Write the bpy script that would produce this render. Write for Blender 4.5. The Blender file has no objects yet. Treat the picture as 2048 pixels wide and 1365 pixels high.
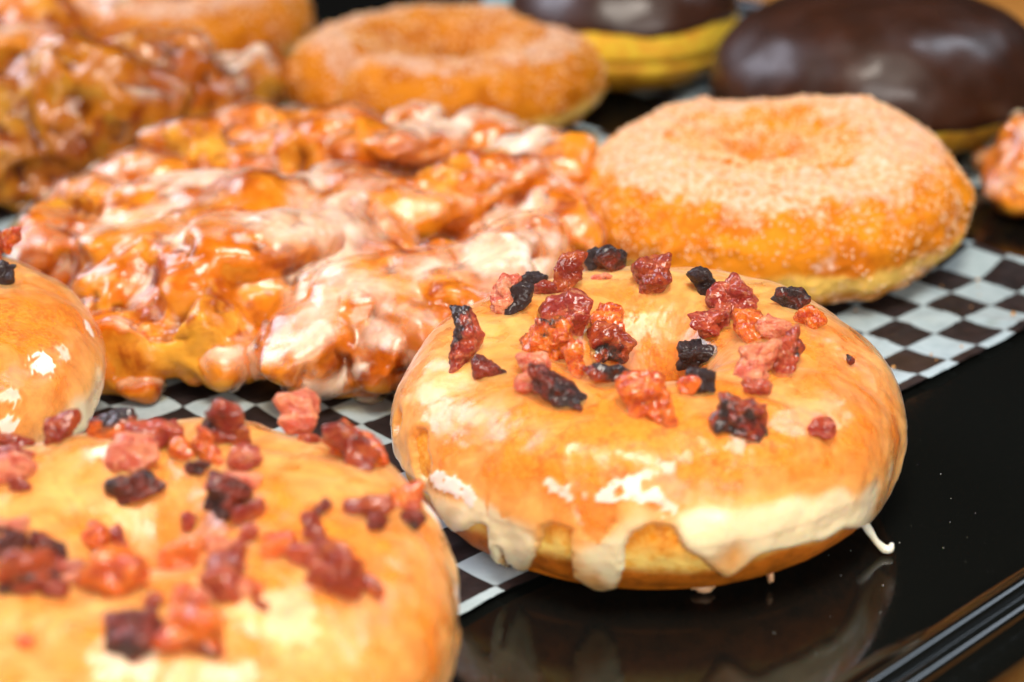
import bpy, math
import numpy as np
from mathutils import Vector, Matrix
from mathutils.bvhtree import BVHTree

# ------------------------------------------------------------------ camera, world, lamps
sc = bpy.context.scene
COL = sc.collection
S = 0.01                                   # everything below is written in centimetres
FPX, PITCH, TH, OX, OY, DC, ROLL = 3517.4, .4253, .7288, 7.8712, -2.2304, 36.3131, -.0211
CP, SP = math.cos(PITCH), math.sin(PITCH)
CR, SR = math.cos(ROLL), math.sin(ROLL)
right0 = np.array([1., 0, 0]); down0 = np.array([0, -SP, -CP]); VIEW = np.array([0, CP, -SP])
RIGHT = CR*right0 - SR*down0
DOWN = SR*right0 + CR*down0
CAM = np.array([0, -DC*CP, DC*SP])
cam = bpy.data.cameras.new("camera")
camo = bpy.data.objects.new("camera", cam)
COL.objects.link(camo)
m = Matrix.Identity(4)
for i in range(3):
    m[i][0] = RIGHT[i]; m[i][1] = -DOWN[i]; m[i][2] = -VIEW[i]; m[i][3] = CAM[i]*S
camo.matrix_world = m
cam.sensor_width = 36.0
cam.lens = 36.0*FPX/2048
cam.clip_start = 0.01; cam.clip_end = 50
cam.dof.use_dof = True
cam.dof.focus_distance = 0.300
cam.dof.aperture_fstop = 10.8
cam.dof.aperture_blades = 9
sc.camera = camo
sc.view_settings.view_transform = 'Standard'
sc.view_settings.look = 'None'
sc.view_settings.gamma = 1
sc.view_settings.exposure = -0.08
sc.cycles.use_denoising = True
sc.cycles.max_bounces = 10
sc.cycles.transparent_max_bounces = 12
sc.cycles.sample_clamp_indirect = 6
w = bpy.data.worlds.new("World"); sc.world = w; w.use_nodes = True
w.node_tree.nodes['Background'].inputs[0].default_value = (1.0, .82, .68, 1)
w.node_tree.nodes['Background'].inputs[1].default_value = 0.012

def lamp(name, loc, target, sx, sy, power, color):
    l = bpy.data.lights.new(name, 'AREA'); l.shape = 'RECTANGLE'
    l.size = sx*S; l.size_y = sy*S; l.energy = power; l.color = color
    o = bpy.data.objects.new(name, l); COL.objects.link(o)
    o.location = Vector(loc)*S
    d = (Vector(target)-Vector(loc)).normalized()
    o.rotation_euler = d.to_track_quat('-Z', 'Y').to_euler()
    return o
lamp('window_lamp_front', (10, -52, 24), (0, -6, 1), 38, 15, 2.1, (1.0, .95, .90))
lamp('window_lamp_left', (-52, 24, 44), (0, -3, 0), 46, 36, 5.4, (.80, .84, 1.0))
lamp('window_lamp_right', (52, 22, 62), (4, -2, 0), 22, 34, 2.2, (.74, .86, 1.0))
lamp('overhead_fill', (2, -22, 46), (0, -7, 0), 18, 18, 3.1, (1.0, .91, .80))  # added overhead fill to light the tops, no such fixture seen

def at(px, py, z=0.):
    """the place on the level z above the tray floor seen at that point of the photograph"""
    x, y = px-1024, py-682.5
    x, y = CR*x+SR*y, -SR*x+CR*y
    k = y/FPX
    Y = -(k*(DC-z*SP)+z*CP)/(SP+k*CP)
    d = DC+Y*CP-z*SP
    return np.array([x*d/FPX, Y, z])
def ray(px, py):
    x, y = (px-1024)/FPX, (py-682.5)/FPX
    d = VIEW + x*RIGHT + y*DOWN
    return d                                # scaled so that t is the depth
def project(P):
    Q = P-CAM
    z = Q@VIEW
    return 1024+FPX*(Q@RIGHT)/z, 682.5+FPX*(Q@DOWN)/z, z
def gridpt(i, j, z=0.):
    c, s = math.cos(TH), math.sin(TH)
    return np.array([OX+c*i-s*j, OY+s*i+c*j, z])

# ------------------------------------------------------------------ noise
def _h(ix, iy, iz, seed):
    n = (ix.astype(np.int64)*374761393 + iy.astype(np.int64)*668265263 + iz.astype(np.int64)*2147483647 + seed*144665) & 0x7fffffff
    n = ((n ^ (n >> 13))*1274126177) & 0x7fffffff
    n = ((n ^ (n >> 15))*2246822519) & 0x7fffffff
    return (n ^ (n >> 16)) & 0xffff
_G = np.random.RandomState(3).normal(size=(65536, 3)); _G /= np.linalg.norm(_G, axis=1)[:, None]
def noise(P, freq=1., seed=0):
    Q = np.asarray(P)*freq+17.3
    I = np.floor(Q).astype(np.int64); F = Q-I
    U = F*F*F*(F*(F*6-15)+10)
    out = 0
    for dx in (0, 1):
        wx = U[..., 0] if dx else 1-U[..., 0]
        for dy in (0, 1):
            wy = U[..., 1] if dy else 1-U[..., 1]
            for dz in (0, 1):
                wz = U[..., 2] if dz else 1-U[..., 2]
                g = _G[_h(I[..., 0]+dx, I[..., 1]+dy, I[..., 2]+dz, seed)]
                out = out + wx*wy*wz*(g[..., 0]*(F[..., 0]-dx)+g[..., 1]*(F[..., 1]-dy)+g[..., 2]*(F[..., 2]-dz))
    return out*1.6
def fbm(P, freq=1., octv=4, seed=0, gain=.5):
    a, s, t = 1., 0, 0
    for k in range(octv):
        s = s+a*noise(P, freq*2**k, seed+k*7); t += a; a *= gain
    return s/t
def ridged(P, freq=1., octv=4, seed=0, gain=.5):
    a, s, t = 1., 0, 0
    for k in range(octv):
        s = s+a*(1-2*np.abs(noise(P, freq*2**k, seed+k*7))); t += a; a *= gain
    return s/t
def sstep(a, b, x):
    t = np.clip((x-a)/(b-a), 0, 1); return t*t*(3-2*t)

# ------------------------------------------------------------------ objects
def tag(o, label=None, cat=None, group=None, kind=None):
    if label: o['label'] = label
    if cat: o['category'] = cat
    if group: o['group'] = group
    if kind: o['kind'] = kind
    return o
def thing(name, label, cat, loc, group=None):
    o = bpy.data.objects.new(name, None); COL.objects.link(o)
    o.empty_display_size = .02
    o.location = Vector(loc)*S
    return tag(o, label, cat, group)
def make_mesh(name, V, F, mat=None, attrs=None, smooth=True):
    me = bpy.data.meshes.new(name)
    V = np.ascontiguousarray(V, dtype=np.float32)*S
    if isinstance(F, np.ndarray):
        n, k = F.shape
        me.vertices.add(len(V)); me.vertices.foreach_set('co', V.ravel())
        me.loops.add(n*k); me.loops.foreach_set('vertex_index', F.astype(np.int32).ravel())
        me.polygons.add(n); me.polygons.foreach_set('loop_start', np.arange(0, n*k, k, dtype=np.int32))
        me.update(calc_edges=True)
    else:
        me.from_pydata(V.tolist(), [], F)
    me.polygons.foreach_set('use_smooth', np.full(len(me.polygons), smooth))
    for k, a in (attrs or {}).items():
        at_ = me.attributes.new(k, 'FLOAT', 'POINT')
        at_.data.foreach_set('value', np.ascontiguousarray(a, dtype=np.float32).ravel())
    if mat: me.materials.append(mat)
    me.update()
    return me
def obj(name, V, F, mat, parent=None, attrs=None, smooth=True, origin=None, label=None, kind=None):
    """V in world centimetres; a part is stored relative to its thing's base"""
    if parent is not None: off = np.array(parent.location)/S
    elif origin is not None: off = np.array(origin, float)
    else: off = np.zeros(3)
    me = make_mesh(name, np.asarray(V)-off, F, mat, attrs, smooth)
    o = bpy.data.objects.new(name, me); COL.objects.link(o)
    if parent is not None: o.parent = parent
    else: o.location = Vector(off)*S
    if label: o['label'] = label
    if kind: o['kind'] = kind
    return o
def grid_faces(nu, nv, wu=True, wv=True):
    iu = np.arange(nu if wu else nu-1); iv = np.arange(nv if wv else nv-1)
    A, B = np.meshgrid(iu, iv, indexing='ij')
    A2, B2 = (A+1) % nu, (B+1) % nv
    return np.stack([A*nv+B, A2*nv+B, A2*nv+B2, A*nv+B2], -1).reshape(-1, 4)
def prune(V, F, keep, attrs):
    """drop vertices no kept face uses"""
    F = F[keep]
    used = np.zeros(len(V), bool); used[F.ravel()] = True
    idx = np.cumsum(used)-1
    return V[used], idx[F], {k: a.ravel()[used] for k, a in attrs.items()}

# ------------------------------------------------------------------ materials
class NT:
    def __init__(s, name):
        s.m = bpy.data.materials.new(name); s.m.use_nodes = True
        s.t = s.m.node_tree; s.t.nodes.clear()
        s.out = s.n('ShaderNodeOutputMaterial')
        tc = s.n('ShaderNodeTexCoord'); mp = s.n('ShaderNodeMapping'); mp.inputs['Scale'].default_value = (100, 100, 100)
        s.l(tc.outputs['Object'], mp.inputs[0]); s.co = mp.outputs[0]
    def n(s, t, **k):
        x = s.t.nodes.new(t)
        for a, b in k.items(): setattr(x, a, b)
        return x
    def l(s, a, b): s.t.links.new(a, b)
    def put(s, sock, v):
        if isinstance(v, bpy.types.NodeSocket): s.l(v, sock)
        elif isinstance(v, (tuple, list)) and len(v) == 3 and sock.type == 'RGBA': sock.default_value = (*v, 1)
        else: sock.default_value = v
    def noise(s, scale, detail=3, rough=.55, dist=0, co=None, off=None, stretch=None):
        x = s.n('ShaderNodeTexNoise'); x.inputs['Scale'].default_value = scale; x.inputs['Detail'].default_value = detail
        x.inputs['Roughness'].default_value = rough; x.inputs['Distortion'].default_value = dist
        c = co or s.co
        if off is not None or stretch is not None:
            mp = s.n('ShaderNodeMapping'); s.l(c, mp.inputs[0])
            if off is not None: mp.inputs['Location'].default_value = (off, off*1.7, off*.6)
            if stretch is not None: mp.inputs['Scale'].default_value = stretch
            c = mp.outputs[0]
        s.l(c, x.inputs['Vector']); return x.outputs['Fac']
    def voro(s, scale, feat='F1', out='Distance'):
        x = s.n('ShaderNodeTexVoronoi'); x.feature = feat; x.inputs['Scale'].default_value = scale
        s.l(s.co, x.inputs['Vector']); return x.outputs[out]
    def ramp(s, v, a, b, lo=0., hi=1.):
        x = s.n('ShaderNodeMapRange'); x.interpolation_type = 'SMOOTHSTEP'
        s.put(x.inputs['Value'], v); x.inputs['From Min'].default_value = a; x.inputs['From Max'].default_value = b
        x.inputs['To Min'].default_value = lo; x.inputs['To Max'].default_value = hi
        return x.outputs[0]
    def math(s, op, a, b=0., clamp=False):
        x = s.n('ShaderNodeMath', operation=op, use_clamp=clamp); s.put(x.inputs[0], a); s.put(x.inputs[1], b); return x.outputs[0]
    def mix(s, f, a, b):
        x = s.n('ShaderNodeMix', data_type='RGBA'); s.put(x.inputs[0], f)
        s.put(x.inputs[6], a); s.put(x.inputs[7], b); return x.outputs[2]
    def attr(s, name):
        x = s.n('ShaderNodeAttribute'); x.attribute_name = name; return x.outputs['Fac']
    def bump(s, h, strength=.3, dist=.02, nrm=None):
        x = s.n('ShaderNodeBump'); x.inputs['Strength'].default_value = strength; x.inputs['Distance'].default_value = dist*S
        s.l(h, x.inputs['Height'])
        if nrm: s.l(nrm, x.inputs['Normal'])
        return x.outputs[0]
    def bsdf(s, col, rough=.5, nrm=None, sss=0, rad=(1, .4, .15), sscale=.3, coat=0, crough=.05, spec=.5, ior=1.45, sheen=0):
        p = s.n('ShaderNodeBsdfPrincipled')
        s.put(p.inputs['Base Color'], col); s.put(p.inputs['Roughness'], rough); p.inputs['IOR'].default_value = ior
        s.put(p.inputs['Specular IOR Level'], spec)
        if nrm: s.l(nrm, p.inputs['Normal'])
        if sss:
            p.subsurface_method = 'RANDOM_WALK'
            p.inputs['Subsurface Weight'].default_value = sss; p.inputs['Subsurface Radius'].default_value = rad
            p.inputs['Subsurface Scale'].default_value = sscale*S
        s.put(p.inputs['Coat Weight'], coat); p.inputs['Coat Roughness'].default_value = crough
        return p.outputs[0]
    def done(s, sh):
        s.l(sh, s.out.inputs[0]); return s.m

def mat_dough(name, top, band, low, spot):
    t = NT(name)
    h = t.attr('level')                    # -1 underside .. 0 pale ring .. 1 top
    n1 = t.noise(.9, 4, .6); n2 = t.noise(3.2, 4, .6, off=3); n3 = t.noise(14, 3, off=5)
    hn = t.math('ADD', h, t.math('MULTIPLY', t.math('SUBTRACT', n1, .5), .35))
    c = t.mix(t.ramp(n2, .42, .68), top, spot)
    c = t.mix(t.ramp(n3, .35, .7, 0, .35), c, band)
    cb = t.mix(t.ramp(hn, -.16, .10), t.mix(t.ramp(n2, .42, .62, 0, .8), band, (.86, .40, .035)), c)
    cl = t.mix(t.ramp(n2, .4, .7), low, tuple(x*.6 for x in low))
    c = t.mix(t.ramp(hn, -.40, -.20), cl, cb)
    nb = t.bump(t.noise(18, 5, .7), .6, .05)
    nb = t.bump(t.noise(5, 3), .3, .06, nb)
    return t.done(t.bsdf(c, .45, nb, spec=.25, sss=.3, sscale=.25, rad=(1, .45, .15)))
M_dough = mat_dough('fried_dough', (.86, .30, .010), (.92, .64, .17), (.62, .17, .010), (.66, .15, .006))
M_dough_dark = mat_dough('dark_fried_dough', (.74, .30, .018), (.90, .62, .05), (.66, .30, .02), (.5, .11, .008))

def mat_glaze(name, body, cream, crust, lo=.12, hi=.92, rough=.16, tint=(1, .62, .30), nscale=1.):
    """sugar glaze: a see-through skin that turns milky where it is thick"""
    t = NT(name)
    op = t.attr('milk'); cr = t.attr('crust')
    n1 = t.noise(1.5*nscale, 4, .55, .5); n2 = t.noise(5*nscale, 3, .6, off=4); n3 = t.noise(1.1, 3, off=9)
    v = t.math('ADD', op, t.math('MULTIPLY', t.math('SUBTRACT', n1, .5), 1.5))
    v = t.math('ADD', v, t.math('MULTIPLY', t.math('SUBTRACT', n2, .5), .30))
    v = t.math('ADD', v, t.math('MULTIPLY', cr, .7))
    f = t.ramp(v, .05, 1.05, lo, hi)
    col = t.mix(t.ramp(op, .75, 1.15), body, cream)
    col = t.mix(t.ramp(cr, .2, .8), col, crust)
    nb = t.bump(t.noise(2.2, 3, .5, off=2), .30, .10)
    milk = t.bsdf(col, .5, nb, sss=.6, sscale=.22, rad=(1, .55, .28), spec=0)
    tr = t.n('ShaderNodeBsdfTransparent'); t.put(tr.inputs[0], tint)
    m1 = t.n('ShaderNodeMixShader'); t.put(m1.inputs[0], f); t.l(tr.outputs[0], m1.inputs[1]); t.l(milk, m1.inputs[2])
    gl = t.n('ShaderNodeBsdfGlossy'); t.put(gl.inputs['Color'], (1, 1, 1))
    rr = t.math('ADD', rough, t.math('MULTIPLY', t.ramp(n1, .35, .65), .16)); rr = t.math('ADD', rr, t.math('MULTIPLY', cr, .25), True)
    gb = t.bump(t.noise(6, 4, .6, off=7), .13, .05, nb)
    t.put(gl.inputs['Roughness'], rr); t.l(gb, gl.inputs['Normal'])
    fr = t.n('ShaderNodeFresnel'); fr.inputs[0].default_value = 1.52; t.l(nb, fr.inputs['Normal'])
    geo = t.n('ShaderNodeNewGeometry')
    ff = t.math('MULTIPLY', fr.outputs[0], t.math('SUBTRACT', 1., geo.outputs['Backfacing']))
    m2 = t.n('ShaderNodeMixShader'); t.l(ff, m2.inputs[0]); t.l(m1.outputs[0], m2.inputs[1]); t.l(gl.outputs[0], m2.inputs[2])
    return t.done(m2.outputs[0])
M_glaze = mat_glaze('maple_glaze', (.95, .44, .115), (.98, .80, .50), (.96, .84, .74), rough=.25, tint=(1, .86, .62))
M_glaze_white = mat_glaze('sugar_glaze', (.92, .68, .50), (.95, .78, .64), (.96, .88, .82), lo=.0, hi=.88, rough=.17, tint=(1, .85, .62), nscale=.6)

def mat_sugar_dough(name, k=1.):
    t = NT(name)
    h = t.attr('level'); su = t.attr('sugar')
    n1 = t.noise(1.3, 5, .65, .3); n2 = t.noise(6, 5, .7, off=3); n3 = t.noise(26, 3, .6, off=8)
    hn = t.math('ADD', h, t.math('MULTIPLY', t.math('SUBTRACT', n1, .5), .3))
    c = t.mix(t.ramp(n1, .4, .65), (.76*k, .25*k, .010*k), (.58*k, .15*k, .005*k))
    c = t.mix(t.ramp(hn, -.22, -.04), (.92*k, .56*k, .12*k), c)
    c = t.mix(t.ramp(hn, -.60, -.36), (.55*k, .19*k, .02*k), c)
    f = t.math('ADD', su, t.math('MULTIPLY', t.math('SUBTRACT', n2, .5), 1.3))
    f = t.math('ADD', f, t.math('MULTIPLY', t.math('SUBTRACT', n3, .5), .5))
    sug = t.mix(t.ramp(n2, .35, .65), (.70*k, .30*k, .12*k), (.88*k, .60*k, .46*k))
    f = t.math('ADD', f, t.math('MULTIPLY', t.math('SUBTRACT', t.noise(2.6, 4, .65, off=21), .5), 1.5))
    c = t.mix(t.ramp(f, .25, .80, 0, .86), c, sug)
    nb = t.bump(t.noise(16, 4, .75), .6, .06)
    return t.done(t.bsdf(c, .6, nb, sss=.12, sscale=.15, spec=.12))
M_sugar_dough = mat_sugar_dough('sugared_dough')
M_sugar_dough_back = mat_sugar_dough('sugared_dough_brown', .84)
def mat_plain(name, col, rough=.5, **k):
    t = NT(name); return t.done(t.bsdf(col, rough, **k))
t = NT('sugar_grain')
M_grain = t.done(t.bsdf(t.mix(t.ramp(t.noise(7, 2), .4, .6), (.92, .66, .42), (.82, .42, .16)), .25, sss=.3, sscale=.05))

def mat_bacon(name, A, B, C, sss=.15, rough=.42, coat=.35):
    t = NT(name)
    ch = t.attr('char'); n1 = t.noise(2.6, 5, .7, .5, stretch=(.5, 2.4, 1.4)); n2 = t.noise(6, 5, .75, .4, off=4, stretch=(.6, 1.6, 1)); n3 = t.noise(28, 3, .6)
    c = t.mix(t.ramp(n1, .42, .60), A, B)
    c = t.mix(t.ramp(n2, .52, .66, 0, .55), c, C)
    f = t.math('ADD', ch, t.math('MULTIPLY', t.math('SUBTRACT', t.noise(3.5, 4, .7, off=12), .5), 1.7))
    c = t.mix(t.ramp(f, .35, .70), c, t.mix(n3, (.010, .006, .006), (.05, .020, .018)))
    nb = t.bump(t.noise(9, 5, .7), .9, .16)
    nb = t.bump(t.noise(40, 3, .6), .3, .03, nb)
    return t.done(t.bsdf(c, t.ramp(n3, .3, .7, rough-.1, rough+.15), nb, sss=sss, sscale=.15, rad=(1, .25, .12), coat=coat, crough=.15))
MB = {
 'meat': mat_bacon('bacon_meat', (.26, .016, .003), (.46, .065, .008), (.70, .23, .06), coat=.7),
 'rose': mat_bacon('bacon_rose', (.32, .018, .007), (.54, .08, .024), (.84, .38, .18), coat=.7),
 'pink': mat_bacon('bacon_fat_pink', (.82, .30, .15), (.60, .10, .05), (.88, .50, .30), .4),
 'amber': mat_bacon('bacon_fat_amber', (.78, .17, .010), (.50, .045, .005), (.88, .36, .05), .6, .25, .8),
 'dark': mat_bacon('bacon_dark', (.09, .014, .006), (.26, .026, .007), (.03, .010, .007), .1, .3),
 'char': mat_bacon('bacon_char', (.012, .007, .007), (.035, .014, .012), (.07, .025, .02), 0, .45, .25),
}
def mat_choc():
    t = NT('chocolate_icing')
    n = t.noise(.8, 2); nb = t.bump(n, .18, .10)
    c = t.mix(t.ramp(n, .3, .7), (.030, .010, .0045), (.046, .015, .007))
    return t.done(t.bsdf(c, t.ramp(t.noise(1.2, 3, .6), .35, .65, .34, .46), nb, sss=.1, sscale=.1, coat=.12, crough=.10))
M_choc = mat_choc()
def mat_tray():
    t = NT('black_lacquer')
    n = t.noise(6, 3); sp = t.voro(3.3)
    dust = t.ramp(t.noise(38, 2, .5), .76, .80, 0, .5)
    c = t.mix(dust, (.004, .0045, .004), (.25, .25, .25))
    nb = t.bump(t.noise(.5, 2), .05, .15)
    return t.done(t.bsdf(c, t.ramp(n, .3, .7, .07, .14), nb, ior=1.48))
M_tray = mat_tray()
def mat_paper():
    """printed deli paper: chequered in its own plane, object axes are the sheet's axes"""
    t = NT('checkered_paper')
    sep = t.n('ShaderNodeSeparateXYZ')
    uvn = t.n('ShaderNodeUVMap'); uvn.uv_map = 'sheet'
    wob = t.noise(9, 2); 
    t.l(uvn.outputs[0], sep.inputs[0])
    def saw(x):                              # distance to the nearest print line, signed by the cell
        s_ = t.math('SINE', t.math('MULTIPLY', x, math.pi)); return s_
    pr = t.math('MULTIPLY', saw(sep.outputs[0]), saw(sep.outputs[1]))
    pr = t.math('ADD', pr, t.math('MULTIPLY', t.math('SUBTRACT', wob, .5), .03))
    f = t.ramp(pr, -.012, .012)
    n = t.noise(3, 5, .6); st = t.noise(1.2, 3, off=6)
    white = t.mix(t.ramp(n, .35, .7), (.40, .49, .52), (.33, .42, .45))
    black = t.mix(t.ramp(n, .35, .7), (.016, .012, .012), (.030, .021, .021))
    grease = t.ramp(st, .60, .72, 0, .25)
    c = t.mix(f, white, black)
    c = t.mix(grease, c, t.mix(f, (.22, .22, .16), (.012, .009, .008)))
    nb = t.bump(t.noise(14, 4), .15, .02); nb = t.bump(t.noise(1.0, 3), .25, .08, nb)
    return t.done(t.bsdf(c, t.ramp(st, .4, .65, .55, .3), nb, spec=.3))
M_paper = mat_paper()
def mat_wood():
    t = NT('varnished_wood')
    n = t.noise(.35, 5, .6, .6, stretch=(1, 7, 1)); n2 = t.noise(1.6, 4, .6, stretch=(1, 10, 1), off=3)
    c = t.mix(t.ramp(n, .35, .65), (.84, .38, .08), (.66, .22, .03)); c = t.mix(t.ramp(n2, .45, .7, 0, .5), c, (.75, .38, .13))
    return t.done(t.bsdf(c, .3, t.bump(n2, .1, .03), coat=.4, crough=.1))
M_wood = mat_wood()
M_blue = mat_plain('blue_napkin', (.30, .62, .85), .6)

# ------------------------------------------------------------------ table and tray
def sheet_grid(i0, i1, j0, j1, ni, nj, zf):
    I, J = np.meshgrid(np.linspace(i0, i1, ni), np.linspace(j0, j1, nj), indexing='ij')
    c, s = math.cos(TH), math.sin(TH)
    P = np.stack([OX+c*I-s*J, OY+s*I+c*J, zf(I, J)], -1)
    return P, I, J
P, I, J = sheet_grid(-45, 60, -40, 75, 60, 60, lambda I, J: I*0-1.0)
tb = obj('table_top', P.reshape(-1, 3), grid_faces(60, 60, False, False), M_wood, kind='structure')

TI0, TI1, TJ0, TJ1 = -24, 19.8, -5.1, 40      # the flat floor of the tray in the paper's own axes
def tray_ring(prof):
    """sweep a rim profile (outward distance, height) round the floor, corners rounded"""
    pts, nr = [], []
    rad = 2.2
    for cx, cy, a0 in ((TI1-rad, TJ0+rad, -90), (TI1-rad, TJ1-rad, 0), (TI0+rad, TJ1-rad, 90), (TI0+rad, TJ0+rad, 180)):
        for k in range(13):
            a = math.radians(a0+90*k/12)
            pts.append((cx+rad*math.cos(a), cy+rad*math.sin(a))); nr.append((math.cos(a), math.sin(a)))
    pts = np.array(pts); nr = np.array(nr)
    R = []
    for k in range(len(pts)):
        q = pts[k]+nr[k]*np.array([p[0] for p in prof])[:, None]
        R.append([gridpt(q[m_, 0], q[m_, 1], prof[m_][1]) for m_ in range(len(prof))])
    return np.array(R)
tray = thing('serving_tray', 'glossy black lacquered tray with a ridged rim under the paper and pastries', 'tray', gridpt(0, 10, -1.0))
prof0 = [(0, 0), (.12, .004), (.24, .03), (.36, .09), (.46, .17), (.53, .25)]
a = np.linspace(math.pi, 0, 9)
prof1 = [(.66+.12*math.cos(x), .27+.10*math.sin(x)) for x in a]
prof2 = [(.80, .20)]+[(.97+.13*math.cos(x), .20+.09*math.sin(x)) for x in a]+[(1.12, .12), (1.22, .05), (1.36, -.02), (1.46, -.12), (1.50, -.3), (1.52, -.7), (1.46, -.9), (1.2, -1.0)]
R0 = tray_ring(prof0); n = len(R0)
V = np.concatenate([R0.reshape(-1, 3)])
F = grid_faces(n, len(prof0), True, False)
base = obj('base', R0[:, 0], [list(range(n))], M_tray, tray, smooth=False)
Rr = tray_ring(prof0+prof1+prof2)
rim = obj('rim', Rr.reshape(-1, 3), grid_faces(n, Rr.shape[1], True, False), M_tray, tray)

def paper(name, label, i0, i1, j0, j1, step, curl, group=None):
    def zf(I, J):
        P = np.stack([I, J, I*0], -1)
        z = .03+.05*np.clip(fbm(P, .35, 3, 5)+.3, 0, 2)+.035*sstep(.90, 1., ridged(P, .16, 1, 21))+.02*sstep(.92, 1., ridged(P+9, .3, 1, 23))
        e = sstep(.9, 0, J-j0)*(.08+.10*np.clip(noise(P, .8, 9), 0, 1))   # waves of the cut edge
        e2 = sstep(1.3, 0, i1-I)*curl
        return z+e+e2
    ni, nj = int((i1-i0)/step), int((j1-j0)/step)
    P, I, J = sheet_grid(i0, i1, j0, j1, ni, nj, zf)
    wav = .05*np.sin(J*2.1+1)*sstep(1, 0, i1-I)
    P[..., 0] += wav
    # uneven cut along the front edge
    c, s = math.cos(TH), math.sin(TH)
    Q = np.stack([I, J*0, I*0], -1)
    d = (.07*noise(Q, .9, 4)+.02*noise(Q, 6, 4))*sstep(.35, 0, J-j0)
    P[..., 0] += -s*d; P[..., 1] += c*d
    o = obj(name, P.reshape(-1, 3), grid_faces(ni, nj, False, False), M_paper, origin=gridpt((i0+i1)/2, (j0+j1)/2, 0))
    uv = o.data.uv_layers.new(name='sheet')
    idx = np.zeros(len(o.data.loops), np.int32); o.data.loops.foreach_get('vertex_index', idx)
    uv.data.foreach_set('uv', np.stack([I.ravel()[idx], J.ravel()[idx]], -1).astype(np.float32).ravel())
    return tag(o, label, 'paper', group)
paper('deli_paper', 'black and white chequered deli paper under the two bacon doughnuts and the fritter', -20, 6.22, -.24, 24, .1, .28, 'chequered papers lining the tray')
paper('deli_paper', 'chequered deli paper behind the right cinnamon sugar doughnut, under the chocolate ones', 10.1, 19.2, 5.2, 28, .16, .2, 'chequered papers lining the tray')

# ------------------------------------------------------------------ ring doughnuts
class Ring:
    """a yeast ring: closed surface over (u round the ring, v round the section)"""
    def __init__(s, c, R, H, hole=.9, seed=0, rot=0, lump=.22, tilt=(0, 0), radial=None, dents=(), nv=200, nu=380, zc=.46, topb=1., squash=None, wr=1.):
        s.c = np.array(c, float); s.R, s.H, s.hole, s.seed = R, H, hole, seed
        s.lump, s.radial, s.dents, s.zc, s.topb, s.tilt, s.squash, s.wr = lump, radial, dents, zc, topb, tilt, squash, wr
        s.nu, s.nv = nu, nv
        s.build()
    def surf(s, u, v):
        Rc = s.hole+(s.R-s.hole)*.47
        ao, ai = s.R-Rc, Rc-s.hole
        c_, s_ = np.cos(v), np.sin(v)
        zc = s.H*s.zc
        ex = np.where(s_ > 0, .92, .62); ey = np.where(s_ > 0, .95*s.topb, .9)
        rr = np.where(c_ > 0, ao, ai)*np.sign(c_)*np.abs(c_)**ex
        zz = np.where(s_ > 0, (s.H-zc), zc)*np.sign(s_)*np.abs(s_)**ey
        k = np.ones_like(u)
        if s.radial is not None:
            kk = np.array(s.radial, float)
            ang = np.radians(kk[:, 0]); order = np.argsort(ang); ang, val = ang[order], kk[order, 1]
            um = np.mod(u+np.pi, 2*np.pi)-np.pi
            k = np.interp(um, np.concatenate([[ang[-1]-2*np.pi], ang, [ang[0]+2*np.pi]]), np.concatenate([[val[-1]], val, [val[0]]]))
        r = Rc+rr
        r = np.where(c_ > 0, Rc+rr*(1+(k-1)*s.R/ao), r)
        P = np.stack([r*np.cos(u), r*np.sin(u), zc+zz], -1)
        n = np.stack([c_*np.cos(u), c_*np.sin(u), s_], -1)
        Q = P+s.seed*13.7
        d = s.lump*fbm(Q, .38, 3, s.seed)*1.1+.05*fbm(Q, 1.3, 3, s.seed+5)*s.wr+.012*fbm(Q, 6, 3, s.seed+9)*s.wr
        d = d*np.where(s_ < -.75, .15, 1)
        for (du, dv, wu_, wv_, amp) in s.dents:
            a = np.angle(np.exp(1j*(u-math.radians(du)))); b = np.angle(np.exp(1j*(v-math.radians(dv))))
            d = d-amp*np.exp(-(a/math.radians(wu_))**2-(b/math.radians(wv_))**2)
        P = P+n*d[..., None]
        if s.squash: P[..., 1] *= s.squash
        P[..., 2] = np.maximum(P[..., 2], .0)
        tx, ty = s.tilt
        P[..., 2] += P[..., 0]*tx+P[..., 1]*ty
        return P+s.c+np.array([0, 0, .10+abs(tx)*s.R*.75+abs(ty)*s.R*.75])
    def build(s):
        u = np.linspace(-np.pi, np.pi, s.nu, endpoint=False); v = np.linspace(-np.pi, np.pi, s.nv, endpoint=False)
        s.u, s.v = np.meshgrid(u, v, indexing='ij')
        s.P = s.surf(s.u, s.v)
        du = np.roll(s.P, -1, 0)-np.roll(s.P, 1, 0); dv = np.roll(s.P, -1, 1)-np.roll(s.P, 1, 1)
        N = np.cross(du, dv); N /= np.linalg.norm(N, axis=-1)[..., None]+1e-9
        s.N = N; s.level = np.sin(s.v)
        s.level = np.where(np.cos(s.v) > 0, s.level, np.maximum(s.level, .25))
        s.local = s.P-s.c
    def find(s, px, py):
        """(u, v) of the front-facing place of the surface seen at that point"""
        x, y, z = project(s.P)
        front = (s.N@VIEW) < .12
        d = (x-px)**2+(y-py)**2+np.where(front, 0, 1e9)+z*2
        k = np.unravel_index(np.argmin(d), d.shape)
        return s.u[k], s.v[k], s.P[k]
def angd(a, b): return np.angle(np.exp(1j*(a-b)))

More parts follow.
